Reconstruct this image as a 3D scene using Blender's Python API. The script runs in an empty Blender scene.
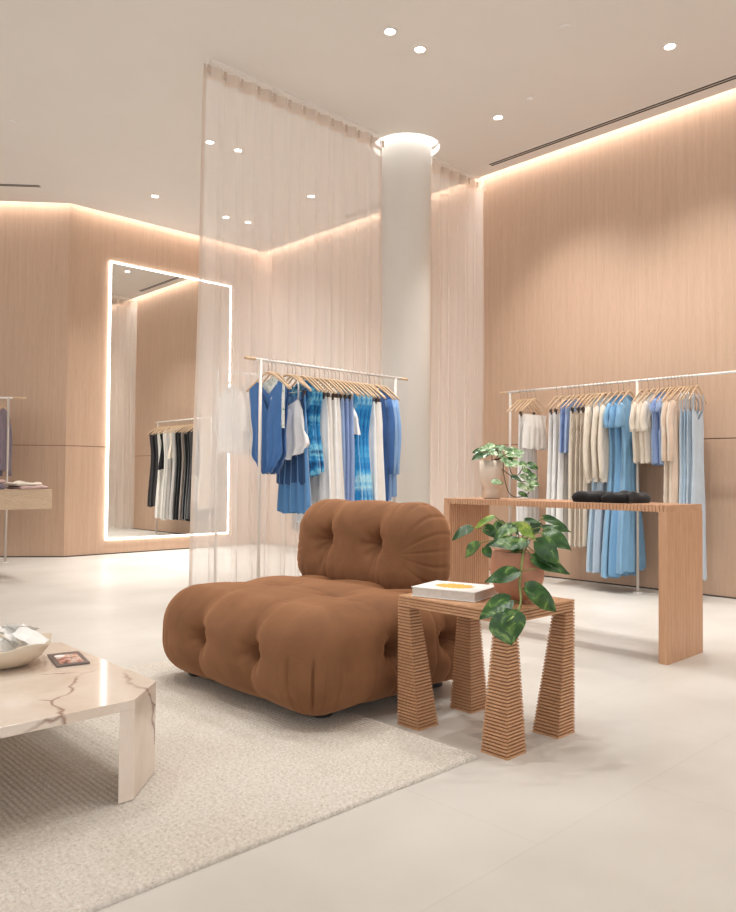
import bpy, bmesh, math, random
import numpy as np
from mathutils import Vector, Matrix
R = math.radians
PI = math.pi
random.seed(7)
scene = bpy.context.scene
col = scene.collection

# ------------------------------------------------------------------ camera
YAW, PITCH, ROLL, F, CAMH = R(43.6493), R(1.539), R(.4295), 762.87, 1.0
fw = Vector((math.sin(YAW)*math.cos(PITCH), math.cos(YAW)*math.cos(PITCH), math.sin(PITCH)))
r0 = Vector((math.cos(YAW), -math.sin(YAW), 0))
u0 = r0.cross(fw)
rt = math.cos(ROLL)*r0 + math.sin(ROLL)*u0
up = -math.sin(ROLL)*r0 + math.cos(ROLL)*u0
cd = bpy.data.cameras.new('camera')
cam = bpy.data.objects.new('camera', cd)
col.objects.link(cam)
mw = Matrix.Identity(4)
for i in range(3):
    mw[i][0], mw[i][1], mw[i][2] = rt[i], up[i], -fw[i]
mw[2][3] = CAMH
cam.matrix_world = mw
cd.sensor_fit = 'HORIZONTAL'
cd.sensor_width = 36
cd.lens = F/736*36
cd.clip_start = .05
scene.camera = cam

# ------------------------------------------------------------------ world, exposure
w = bpy.data.worlds.new('world')
scene.world = w
w.use_nodes = True
w.node_tree.nodes['Background'].inputs[0].default_value = (.98, .985, 1, 1)
w.node_tree.nodes['Background'].inputs[1].default_value = .85
scene.view_settings.view_transform = 'Standard'
scene.view_settings.look = 'None'
scene.view_settings.gamma = 1
scene.view_settings.use_curve_mapping = False
scene.view_settings.exposure = 0.8
SPOT_W = 70
COVE = 12.0
CH = 4.27            # ceiling height


def srgb(r, g, b):
    f = lambda c: (c/255/12.92) if c/255 <= .04045 else ((c/255+.055)/1.055)**2.4
    return (f(r), f(g), f(b), 1)


# ------------------------------------------------------------------ materials
class NT:
    def __init__(s, name):
        s.m = bpy.data.materials.new(name)
        s.m.use_nodes = True
        s.t = s.m.node_tree
        s.b = s.t.nodes['Principled BSDF']
        s.out = s.t.nodes['Material Output']

    def n(s, typ, **kw):
        nd = s.t.nodes.new(typ)
        for k, v in kw.items():
            if k.startswith('i_'):
                nd.inputs[k[2:].replace('_', ' ')].default_value = v
            else:
                setattr(nd, k, v)
        return nd

    def l(s, a, b):
        s.t.links.new(a, b)

    def coords(s, scale=(1, 1, 1), kind='Object', rot=(0, 0, 0)):
        tc = s.n('ShaderNodeTexCoord')
        mp = s.n('ShaderNodeMapping')
        mp.inputs['Scale'].default_value = scale
        mp.inputs['Rotation'].default_value = rot
        s.l(tc.outputs[kind], mp.inputs[0])
        return mp.outputs[0]

    def noise(s, vec, sc=5, det=4, rough=.55, dist=0):
        nd = s.n('ShaderNodeTexNoise')
        nd.inputs['Scale'].default_value = sc
        nd.inputs['Detail'].default_value = det
        nd.inputs['Roughness'].default_value = rough
        nd.inputs['Distortion'].default_value = dist
        s.l(vec, nd.inputs['Vector'])
        return nd.outputs['Fac']

    def ramp(s, fac, stops):
        r = s.n('ShaderNodeValToRGB')
        e = r.color_ramp.elements
        while len(e) < len(stops):
            e.new(.5)
        for el, (p, c) in zip(e, stops):
            el.position = p
            el.color = c
        s.l(fac, r.inputs[0])
        return r.outputs[0]

    def mix(s, fac, a, b, mode='MIX'):
        m = s.n('ShaderNodeMix', data_type='RGBA', blend_type=mode)
        for sock, v in ((m.inputs['Factor'], fac), (m.inputs[6], a), (m.inputs[7], b)):
            if hasattr(v, 'links'):
                s.l(v, sock)
            else:
                sock.default_value = v
        return m.outputs[2]

    def bump(s, h, strength=.3, dist=.01):
        b = s.n('ShaderNodeBump')
        b.inputs['Strength'].default_value = strength
        b.inputs['Distance'].default_value = dist
        s.l(h, b.inputs['Height'])
        s.l(b.outputs[0], s.b.inputs['Normal'])

    def base(s, c, rough=.6, spec=None, metal=0):
        if hasattr(c, 'links'):
            s.l(c, s.b.inputs['Base Color'])
        else:
            s.b.inputs['Base Color'].default_value = c
        s.b.inputs['Roughness'].default_value = rough
        s.b.inputs['Metallic'].default_value = metal
        if spec is not None:
            s.b.inputs['Specular IOR Level'].default_value = spec
        return s.m


def plain(name, c, rough=.6, metal=0, spec=None, var=.05, sc=12, bump=0):
    k = NT(name)
    v = k.coords()
    nz = k.noise(v, sc)
    lo = tuple(x*(1-var) for x in c[:3])+(1,)
    hi = tuple(min(1, x*(1+var)) for x in c[:3])+(1,)
    k.base(k.ramp(nz, [(.3, lo), (.7, hi)]), rough, spec, metal)
    if bump:
        k.bump(k.noise(v, sc*6), bump, .004)
    return k.m


def emis(name, c, s):
    k = NT(name)
    k.base((0, 0, 0, 1), .5)
    k.b.inputs['Emission Color'].default_value = c
    k.b.inputs['Emission Strength'].default_value = s
    return k.m


def wood(name, dark, light, scale, rough=.5, bump=.08, fine=1.0):
    k = NT(name)
    v = k.coords(scale)
    a = k.noise(v, 3, 6, .65, .6)
    b = k.noise(v, 14*fine, 3, .7)
    m = k.n('ShaderNodeMath', operation='ADD')
    k.l(a, m.inputs[0])
    k.l(b, m.inputs[1])
    h = k.n('ShaderNodeMath', operation='MULTIPLY')
    k.l(m.outputs[0], h.inputs[0])
    h.inputs[1].default_value = .5
    k.base(k.ramp(h.outputs[0], [(.36, dark), (.5, tuple((x+y)/2 for x, y in zip(dark, light))), (.64, light)]), rough, .35)
    k.bump(b, bump, .003)
    return k.m


def fabric(name, c, c2=None, rough=.85, sheen=.2, psc=6, stops=None):
    k = NT(name)
    v = k.coords()
    c2 = c2 or tuple(x*.9 for x in c[:3])+(1,)
    k.base(k.ramp(k.noise(v, psc), stops or [(.35, c2), (.65, c)]), rough, .2)
    k.b.inputs['Sheen Weight'].default_value = sheen
    k.bump(k.noise(v, 160, 2), .15, .002)
    return k.m


M = {}
M['ceiling'] = plain('ceiling_paint', srgb(234, 229, 223), .9, var=.01, sc=2)
M['plaster'] = plain('column_plaster', srgb(226, 220, 212), .85, var=.015, sc=3)
M['wall_wood'] = wood('oak_veneer', srgb(192, 160, 136), srgb(208, 177, 153), (9, 9, .35), .5, .04, 1.6)
M['groove'] = plain('groove_shadow_gap', srgb(120, 90, 68), .8)
M['bench_wood'] = wood('bench_wood', srgb(188, 143, 110), srgb(213, 170, 136), (22, 22, .8), .45, .06)
M['bench_top'] = wood('bench_top_wood', srgb(188, 143, 110), srgb(213, 170, 136), (1.2, 30, 4), .4, .06)
M['side_wood'] = wood('side_table_wood', srgb(180, 134, 98), srgb(210, 163, 124), (5, 5, 18), .5, .08)
M['side_core'] = plain('side_table_recess_wood', srgb(150, 106, 76), .7)
M['slab_wood'] = wood('pale_slab_wood', srgb(184, 158, 132), srgb(208, 184, 158), (2, 8, 8), .5, .08)
M['hang_wood'] = wood('hanger_wood', srgb(200, 168, 134), srgb(226, 198, 166), (8, 8, 8), .45, .05)
M['white_metal'] = plain('white_powder_coat', srgb(236, 230, 224), .35, var=.01)
M['post_metal'] = plain('taupe_white_metal', srgb(208, 198, 188), .4, var=.01)
M['chrome'] = plain('hook_steel', srgb(190, 186, 180), .25, metal=.9, var=.02)
M['dark'] = plain('dark_plastic', srgb(38, 34, 32), .45)
M['darkclip'] = plain('clip_metal', srgb(92, 80, 72), .35, metal=.6)
M['slot'] = plain('vent_slot', srgb(70, 62, 56), .7)
M['led'] = emis('led_strip', (1, .965, .925, 1), COVE)
M['led_col'] = emis('column_led', (1, .98, .96, 1), 3.0)
M['led_mir'] = emis('mirror_led', (1, .97, .93, 1), 4.5)
M['lamp'] = emis('downlight_lens', (1, .97, .93, 1), 14)
k = NT('mirror_glass')
k.base(k.ramp(k.noise(k.coords(), 1), [(0, (.87, .88, .86, 1)), (1, (.88, .89, .87, 1))]), .01, metal=1)
M['mirror'] = k.m

# floor: large honed stone tiles with faint joints
k = NT('stone_tile_floor')
v = k.coords()
br = k.n('ShaderNodeTexBrick')
br.offset = .5
br.inputs['Color1'].default_value = (.47, .47, .47, 1)
br.inputs['Color2'].default_value = (.53, .53, .53, 1)
br.inputs['Mortar'].default_value = (.34, .34, .34, 1)
br.inputs['Scale'].default_value = 1
br.inputs['Mortar Size'].default_value = .003
br.inputs['Brick Width'].default_value = 1.2
br.inputs['Row Height'].default_value = .6
k.l(v, br.inputs['Vector'])
cl = k.noise(k.coords((1, 1, 1)), 1.1, 4, .5, 0)
c1 = k.ramp(cl, [(.25, srgb(196, 190, 181)), (.5, srgb(210, 205, 197)), (.75, srgb(222, 218, 211))])
c2 = k.mix(.3, c1, br.outputs['Color'], 'OVERLAY')
k.base(c2, .38, .3)
rr = k.ramp(k.noise(v, 3, 5), [(.3, (.34, .34, .34, 1)), (.7, (.42, .42, .42, 1))])
k.l(rr, k.b.inputs['Roughness'])
M['floor'] = k.m

# sofa velvet
k = NT('brown_velvet')
v = k.coords()
nz = k.noise(v, 4, 5, .6, .5)
k.base(k.ramp(nz, [(.3, srgb(116, 78, 52)), (.7, srgb(138, 96, 66))]), .75, .2)
k.b.inputs['Sheen Weight'].default_value = .5
k.b.inputs['Sheen Roughness'].default_value = .4
k.b.inputs['Sheen Tint'].default_value = srgb(225, 165, 120)
k.bump(k.noise(v, 30, 4), .12, .006)
M['velvet'] = k.m

# rug yarn
k = NT('cream_wool_yarn')
v = k.coords()
a = k.noise(v, 90, 3, .8)
b = k.noise(v, 2.2, 3)
ca = k.ramp(a, [(.28, srgb(188, 176, 162)), (.5, srgb(218, 210, 200)), (.7, srgb(234, 229, 221))])
cb = k.ramp(b, [(.35, (.93, .91, .88, 1)), (.65, (1, 1, 1, 1))])
k.base(k.mix(1.0, ca, cb, 'MULTIPLY'), .95, .1)
k.bump(k.noise(v, 300, 3), .5, .004)
M['rug'] = k.m

# marble with sparse rust veins
k = NT('cream_marble')
v = k.coords()
wn = k.n('ShaderNodeTexNoise')
wn.inputs['Scale'].default_value = 2.2
wn.inputs['Detail'].default_value = 5
k.l(v, wn.inputs['Vector'])
mx = k.mix(.32, v, wn.outputs['Color'], 'ADD')
vo = k.n('ShaderNodeTexVoronoi', feature='DISTANCE_TO_EDGE')
vo.inputs['Scale'].default_value = 2.1
k.l(mx, vo.inputs['Vector'])
vein = k.ramp(vo.outputs['Distance'], [(0, (1, 1, 1, 1)), (.006, (.6, .6, .6, 1)), (.016, (0, 0, 0, 1))])
msk = k.ramp(k.noise(v, 2.6, 3), [(.5, (0, 0, 0, 1)), (.6, (.8, .8, .8, 1))])
vm = k.mix(1.0, vein, msk, 'MULTIPLY')
cloud = k.ramp(k.noise(v, 4, 6, .6, .5), [(.3, srgb(216, 198, 180)), (.55, srgb(230, 216, 202)), (.75, srgb(236, 225, 213))])
k.base(k.mix(vm, cloud, srgb(132, 92, 76)), .09, .55)
M['marble'] = k.m

# sheer voile
def voile(name, op, c):
    k = NT(name)
    v = k.coords((60, 60, .6))
    colr = k.ramp(k.noise(v, 3), [(.3, tuple(x*.95 for x in c[:3])+(1,)), (.7, c)])
    df = k.n('ShaderNodeBsdfDiffuse')
    tl = k.n('ShaderNodeBsdfTranslucent')
    tr = k.n('ShaderNodeBsdfTransparent')
    m1 = k.n('ShaderNodeMixShader')
    m2 = k.n('ShaderNodeMixShader')
    k.l(colr, df.inputs[0])
    k.l(colr, tl.inputs[0])
    m1.inputs[0].default_value = .5
    k.l(df.outputs[0], m1.inputs[1])
    k.l(tl.outputs[0], m1.inputs[2])
    m2.inputs[0].default_value = op
    k.l(tr.outputs[0], m2.inputs[1])
    k.l(m1.outputs[0], m2.inputs[2])
    k.l(m2.outputs[0], k.out.inputs[0])
    return k.m


M['sheer'] = voile('sheer_voile', .6, srgb(252, 246, 241))
M['tape'] = voile('header_tape_voile', .8, srgb(226, 212, 200))
M['terracotta'] = plain('terracotta', srgb(190, 134, 106), .75, var=.06, sc=20, bump=.1)
M['soil'] = plain('potting_soil', srgb(58, 42, 32), .95, var=.3, sc=60, bump=.6)
M['beige_ceramic'] = plain('beige_ceramic', srgb(218, 200, 182), .55, var=.02)
M['bowl'] = plain('sand_ceramic', srgb(214, 198, 176), .5, var=.04)
M['vine'] = plain('vine_stem', srgb(126, 136, 76), .6, var=.2, sc=30)
M['twig'] = plain('brown_vine', srgb(96, 74, 52), .7, var=.2, sc=30)


def leafmat(name, a, b, c, sc=16):
    k = NT(name)
    v = k.coords((1, 1, 1))
    nz = k.noise(v, sc, 3, .6, 1.2)
    k.base(k.ramp(nz, [(.38, a), (.56, b), (.68, c)]), .32, .45)
    return k.m


M['leaf'] = leafmat('pothos_leaf', srgb(38, 72, 34), srgb(58, 96, 44), srgb(120, 150, 78))
M['leaf_y'] = leafmat('pothos_young_leaf', srgb(96, 132, 50), srgb(140, 164, 66), srgb(184, 194, 96))
M['leaf_v'] = leafmat('variegated_leaf', srgb(78, 118, 68), srgb(150, 178, 130), srgb(222, 228, 202), 30)
M['paper'] = plain('white_paper', srgb(240, 238, 234), .7, var=.01)
M['page'] = plain('page_edges', srgb(214, 208, 200), .8, var=.06, sc=80)

# garments
FB = dict(
    cobalt=(74, 116, 172), cobalt2=(64, 102, 158), navy=(48, 78, 118), denim=(92, 140, 188), white=(242, 240, 238), offwhite=(234, 229, 222),
    peri=(158, 180, 218), peri2=(146, 168, 212), cream=(232, 220, 204), beige=(222, 208, 192), sky=(134, 178, 212), sky2=(122, 168, 206),
    pale=(200, 214, 226), pale2=(176, 200, 220), greyblue=(176, 192, 208), peach=(228, 202, 180), mauve=(122, 110, 122), mauve2=(106, 98, 112),
    black=(22, 21, 23), charcoal=(70, 66, 68), taupe=(136, 122, 114), silver=(196, 190, 186), lightblue=(138, 172, 214), pink=(206, 176, 170))
for n_, c_ in FB.items():
    M['f_'+n_] = fabric('fabric_'+n_, srgb(*c_))
M['f_teal'] = fabric('teal_printed_fabric', srgb(30, 90, 140), psc=9, stops=[(.36, srgb(24, 74, 120)), (.48, srgb(40, 130, 186)), (.56, srgb(120, 190, 215)), (.66, srgb(26, 84, 132))])
M['f_tiedye'] = fabric('tie_dye_fabric', srgb(30, 90, 140), psc=4.5, stops=[(.36, srgb(28, 120, 190)), (.48, srgb(60, 158, 214)), (.56, srgb(168, 214, 228)), (.68, srgb(40, 134, 198))])
M['f_print'] = fabric('speckled_print_fabric', srgb(225, 228, 220), psc=30, stops=[(.4, srgb(226, 228, 222)), (.58, srgb(224, 226, 220)), (.62, srgb(140, 172, 140))])


# ------------------------------------------------------------------ mesh helpers
class MB:
    def __init__(s):
        s.v = []
        s.f = []

    def add(s, vs, fs):
        o = len(s.v)
        s.v += [tuple(x) for x in vs]
        s.f += [tuple(i+o for i in f) for f in fs]
        return s

    def box(s, x0, x1, y0, y1, z0, z1):
        vs = [(x, y, z) for z in (z0, z1) for y in (y0, y1) for x in (x0, x1)]
        return s.add(vs, [(0, 2, 3, 1), (4, 5, 7, 6), (0, 1, 5, 4), (2, 6, 7, 3), (0, 4, 6, 2), (1, 3, 7, 5)])

    def prism(s, pts, z0, z1):
        n = len(pts)
        vs = [(x, y, z0) for x, y in pts]+[(x, y, z1) for x, y in pts]
        fs = [tuple(range(n))[::-1], tuple(range(n, 2*n))]
        fs += [(i, (i+1) % n, n+(i+1) % n, n+i) for i in range(n)]
        return s.add(vs, fs)

    def tube(s, pts, r, n=8, cap=True, flat=1.0):
        pts = [Vector(p) for p in pts]
        rs = r if isinstance(r, (list, tuple)) else [r]*len(pts)
        vs = []
        t0 = (pts[1]-pts[0]).normalized()
        a = Vector((0, 0, 1)) if abs(t0.z) < .9 else Vector((1, 0, 0))
        a = (a - a.dot(t0)*t0).normalized()
        for i, p in enumerate(pts):
            t = (pts[min(i+1, len(pts)-1)]-pts[max(i-1, 0)]).normalized()
            a = (a - a.dot(t)*t).normalized()
            b = t.cross(a)
            for j in range(n):
                th = 2*PI*j/n
                vs.append(p+rs[i]*(math.cos(th)*a + flat*math.sin(th)*b))
        fs = []
        for i in range(len(pts)-1):
            for j in range(n):
                fs.append((i*n+j, i*n+(j+1) % n, (i+1)*n+(j+1) % n, (i+1)*n+j))
        if cap:
            fs.append(tuple(range(n))[::-1])
            fs.append(tuple(range((len(pts)-1)*n, len(pts)*n)))
        return s.add(vs, fs)

    def lathe(s, prof, c=(0, 0, 0), n=40, wob=None):
        vs = []
        for i, (r, z) in enumerate(prof):
            for j in range(n):
                th = 2*PI*j/n
                rr, zz = (r, z) if wob is None else wob(r, z, th, i)
                vs.append((c[0]+rr*math.cos(th), c[1]+rr*math.sin(th), c[2]+zz))
        fs = [(i*n+j, i*n+(j+1) % n, (i+1)*n+(j+1) % n, (i+1)*n+j) for i in range(len(prof)-1) for j in range(n)]
        if prof[0][0] > 1e-5:
            fs.append(tuple(range(n))[::-1])
        if prof[-1][0] > 1e-5:
            fs.append(tuple(range((len(prof)-1)*n, len(prof)*n)))
        return s.add(vs, fs)

    def build(s, name, m, parent=None, loc=None, smooth=False, bevel=0, rot=None, subsurf=0):
        me = bpy.data.meshes.new(name)
        me.from_pydata(s.v, [], s.f)
        me.update()
        bm = bmesh.new()
        bm.from_mesh(me)
        bmesh.ops.remove_doubles(bm, verts=bm.verts, dist=1e-6)
        bmesh.ops.recalc_face_normals(bm, faces=bm.faces)
        bm.to_mesh(me)
        bm.free()
        if smooth:
            for p in me.polygons:
                p.use_smooth = True
        me.materials.append(m)
        o = bpy.data.objects.new(name, me)
        col.objects.link(o)
        if loc is not None:
            o.location = loc
        if rot is not None:
            o.rotation_euler = rot
        if parent is not None:
            o.parent = parent
        if bevel:
            b = o.modifiers.new('bevel', 'BEVEL')
            b.width = bevel
            b.segments = 2
            b.limit_method = 'ANGLE'
        if subsurf:
            b = o.modifiers.new('sub', 'SUBSURF')
            b.levels = b.render_levels = subsurf
        return o


def tag(o, label=None, cat=None, group=None, kind=None):
    if label:
        o['label'] = label
    if cat:
        o['category'] = cat
    if group:
        o['group'] = group
    if kind:
        o['kind'] = kind
    return o


def thing(name, label, cat, loc=(0, 0, 0), rz=0, group=None):
    o = bpy.data.objects.new(name, None)
    o.empty_display_size = .05
    col.objects.link(o)
    o.location = loc
    o.rotation_euler = (0, 0, rz)
    return tag(o, label, cat, group)


def kids(o):
    return [c for c in bpy.data.objects if c.parent == o]


def dup(root, loc, rz, label, group=None):
    def cp(o, par):
        c = o.copy()
        col.objects.link(c)
        if par is not None:
            c.parent = par
        for ch in list(o.children):
            cp(ch, c)
        return c
    c = cp(root, None)
    c.location = loc
    c.rotation_euler = (0, 0, rz)
    c['label'] = label
    if group:
        c['group'] = group
    return c


def at(px, py, depth):
    """point at a forward depth along the sight line (used to take measurements off the photograph)"""
    return Vector((0, 0, CAMH)) + depth*(fw + rt*((px-368)/F) - up*((py-456)/F))


# ------------------------------------------------------------------ structure
DX, DY = -.773, .635                      # direction of the slanted wall going left
NX, NY = -.635, -.773                     # its normal into the room
MW, RW = 9.2, 6.65
CX, CY = 3.72, 9.2
L5 = 6.0
lx, ly = CX+DX*L5, CY+DY*L5

MB().box(-9, RW, -7, 14, -.1, 0).build('floor', M['floor'])
fl = bpy.data.objects['floor']
tag(fl, kind='structure')

KX, KY = 5.435, 5.18                        # column centre
# ceiling with a round opening for the column recess
bm = bmesh.new()
g = .10
i_x = CX - g*.36
outer = [(-9, -7), (RW-g, -7), (RW-g, MW-g), (CX-.038, MW-g), (lx+NX*g, ly+NY*g), (-9, ly)]
ov = [bm.verts.new((x, y, CH)) for x, y in outer]
edges = [bm.edges.new((ov[i], ov[(i+1) % len(ov)])) for i in range(len(ov))]
hv = [bm.verts.new((KX+.332*math.cos(2*PI*i/64), KY+.332*math.sin(2*PI*i/64), CH)) for i in range(64)]
edges += [bm.edges.new((hv[i], hv[(i+1) % 64])) for i in range(64)]
bmesh.ops.triangle_fill(bm, use_beauty=True, edges=edges)
geo = bmesh.ops.extrude_face_region(bm, geom=bm.faces[:])
for e in geo['geom']:
    if isinstance(e, bmesh.types.BMVert):
        e.co.z += .06
bmesh.ops.recalc_face_normals(bm, faces=bm.faces)
me = bpy.data.meshes.new('ceiling')
bm.to_mesh(me)
bm.free()
me.materials.append(M['ceiling'])
ce = bpy.data.objects.new('ceiling', me)
col.objects.link(ce)
tag(ce, kind='structure')
# lid closing the light coves above
o = MB().prism([(-9, -7), (RW+.1, -7), (RW+.1, MW+.1), (CX, MW+.1), (lx+.1, ly+.15), (-9, ly+.1)], CH+.16, CH+.22).build('trim_1', M['ceiling'])
tag(o, kind='structure')


def wall(name, x0, y0, x1, y1, t=.12):
    """panelled wall whose face runs from (x0,y0) to (x1,y1), thickness away from the room"""
    d = Vector((x1-x0, y1-y0, 0))
    L = d.length
    d.normalize()
    b = MB()
    b.box(0, L, 0, t, 0.0, 1.343)
    b.box(0, L, 0, t, 1.351, CH+.16)
    b.box(0, L, .008, t, 1.343, 1.351)
    o = b.build(name, M['wall_wood'], loc=(x0, y0, 0), rot=(0, 0, math.atan2(d.y, d.x)))
    tag(o, kind='structure')
    q = MB().box(0, L, .006, t-.01, 1.3425, 1.3515).build(name+'_seam', M['groove'], parent=o)
    q.name = 'panel_joint'
    q = MB().box(0, L, -.006, .006, 0, .012).build('floor_gap', M['slot'], parent=o)
    return o


wall('wall_right', RW, MW, RW, -6)
wall('wall_back', CX, MW, RW, MW)
wall('wall_left', lx, ly, CX, CY)

# LED strips in the coves (they glow down the wall)
def strip(n, pts):
    o = MB().prism(pts, CH+.145, CH+.158).build(n, M['led'])
    tag(o, kind='structure')


strip('trim_2', [(RW-.085, -6), (RW-.01, -6), (RW-.01, MW-.02), (RW-.085, MW-.1)])
strip('trim_3', [(CX+.02, MW-.085), (RW-.1, MW-.085), (RW-.1, MW-.01), (CX+.02, MW-.01)])
strip('trim_4', [(lx+NX*.085, ly+NY*.085), (CX-.03, MW-.085), (CX, MW-.01), (lx+NX*.01, ly+NY*.01)])

# round column with its glowing recess
o = MB().lathe([(.248, 0), (.248, CH+.16)], (KX, KY, 0), 72).build('trim_5', M['plaster'], smooth=False)
o.name = 'column'
for p in o.data.polygons:
    p.use_smooth = abs(p.normal.z) < .5
tag(o, 'round off-white plaster column between the two sheer curtains', 'column', kind='structure')
n = 64
b = MB()
vs = []
for i in range(n):
    c, s = math.cos(2*PI*i/n), math.sin(2*PI*i/n)
    vs += [(KX+.25*c, KY+.25*s, CH+.10), (KX+.332*c, KY+.332*s, CH+.10), (KX+.25*c, KY+.25*s, CH+.12), (KX+.332*c, KY+.332*s, CH+.12)]
fs = []
for i in range(n):
    a, c = 4*i, 4*((i+1) % n)
    fs += [(a, c, c+1, a+1), (a+2, a+3, c+3, c+2), (a, a+2, c+2, c), (a+1, c+1, c+3, a+3)]
b.add(vs, fs)
o = b.build('trim_6', M['led_col'])
tag(o, kind='structure')


# ------------------------------------------------------------------ downlights
downs = [  # visible ones; unseen spots added for their light follow in a second list
    (3.906, 3.894, 'round ceiling spotlight, left of the close pair near the picture top'),
    (4.237, 3.90, 'round ceiling spotlight, right of the close pair near the picture top'),
    (5.556, 2.551, 'round ceiling spotlight nearest the right edge of the picture'),
    (5.557, 4.149, 'round ceiling spotlight between the column and the long ceiling vent'),
    (4.294, 8.153, 'round ceiling spotlight above the lit mirror, left of the sheer curtain'),
    (3.97, 6.442, 'ceiling spotlight seen through the sheer curtain, leftmost of its upper pair'),
    (4.271, 6.403, 'ceiling spotlight seen through the sheer curtain, right one of its upper pair'),
    (5.594, 6.861, 'single ceiling spotlight seen through the middle of the sheer curtain'),
    (5.29, 8.182, 'ceiling spotlight seen through the sheer curtain, left of the lower pair'),
    (5.598, 8.144, 'ceiling spotlight seen through the sheer curtain, right of the lower pair')]
added_spots = [(2.7, 2.9), (1.4, 2.0), (2.4, .9), (3.9, 1.6), (5.55, .9), (.6, 3.6), (2.2, 4.4), (-.8, 5.2)]  # unseen downlights added to light the near part of the shop
proto = thing('downlight', downs[0][2], 'ceiling light', (downs[0][0], downs[0][1], CH), 0, 'round ceiling spotlights')
MB().lathe([(.052, 0), (.052, -.006), (.040, -.008), (.036, .0), (.034, .012)], n=28).build('trim_ring', M['white_metal'], proto)
MB().lathe([(.0, -.002), (.035, -.002), (.035, .004), (0, .004)], n=28).build('lens', M['lamp'], proto)
for i, d in enumerate(downs):
    if i:
        dup(proto, (d[0], d[1], CH), 0, d[2], 'round ceiling spotlights')
for i, d in enumerate(added_spots):
    dup(proto, (d[0], d[1], CH), 0, 'added round ceiling spotlight out of view above the seating area', 'added ceiling spotlights beyond the top of the picture')


def spot(x, y, e, ang=84, tx=None, ty=None, rad=.05):
    l = bpy.data.lights.new('spot', 'SPOT')
    l.energy = e
    l.color = (1, .985, .96)
    l.spot_size = R(ang)
    l.spot_blend = 1
    l.shadow_soft_size = rad
    o = bpy.data.objects.new('spot', l)
    col.objects.link(o)
    o.location = (x, y, CH-.02)
    if tx is not None:
        d = Vector((tx, ty, 1.0))-o.location
        o.rotation_euler = d.to_track_quat('-Z', 'Y').to_euler()
    return o


AIM = {2: (6.1, 2.75, 1.9), 3: (6.15, 3.7, 1.9)}   # adjustable heads turned to the rack
for i, d in enumerate(downs):
    a = AIM.get(i)
    if a:
        spot(d[0], d[1], SPOT_W*a[2], 92, a[0], a[1])
    else:
        spot(d[0], d[1], SPOT_W*1.9)
for d in added_spots:
    spot(d[0], d[1], SPOT_W*.85, 105)


def disc(name, x, y, r, label, h=.02):
    o = MB().lathe([(r, 0), (r, -h*.4), (r*.8, -h), (0, -h)], n=24).build(name, M['ceiling'], loc=(x, y, CH))
    tag(o, label, 'ceiling fitting')


disc('sprinkler_cover', 4.784, 2.968, .045, 'small white sprinkler cover on ceiling at the top, between spotlights', .012)
disc('smoke_detector', 5.487, 3.757, .035, 'tiny white sensor disc on ceiling above the long vent\'s left end', .02)
disc('ceiling_speaker', 2.43, 7.35, .035, 'tiny white disc on ceiling at the far left of the picture', .012)


def vent(x, y, L, ang, label, wd=.075):
    t = thing('ceiling_vent', label, 'vent', (x, y, CH), ang, 'slot vents in the ceiling')
    MB().box(0, L, -wd/2, wd/2, -.004, .004).build('frame', M['ceiling'], t)
    for s in (-1, 1):
        MB().box(.015, L-.015, s*wd*.24-.011, s*wd*.24+.011, -.006, .002).build('slot', M['slot'], t)


vent(6.36, 4.86, 3.6, -PI/2, 'long dark two-slot ceiling vent running beside the right wall')
vent(6.36, 7.13, 1.36, -PI/2, 'short slot vent behind the curtain, seen in the mirror')
vent(3.22, 8.78, 1.6, math.atan2(DY, DX), 'slot vent in the ceiling at the far left edge of the picture')

# ------------------------------------------------------------------ mirror
mx0, mx1, mz0, mz1 = 4.235, 6.04, .18, 3.70
t = thing('wall_mirror', 'tall full-length wall mirror with glowing light frame on slanted oak wall', 'mirror', (mx0, MW, 0))
W_ = mx1-mx0
MB().box(.022, W_-.022, -.018, -.002, mz0+.022, mz1-.022).build('glass', M['mirror'], t)
b = MB()
e = .018
b.box(0, e, -.024, 0, mz0, mz1).box(W_-e, W_, -.024, 0, mz0, mz1)
b.box(e, W_-e, -.024, 0, mz0, mz0+e).box(e, W_-e, -.024, 0, mz1-e, mz1)
b.build('light_frame', M['led_mir'], t)


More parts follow.
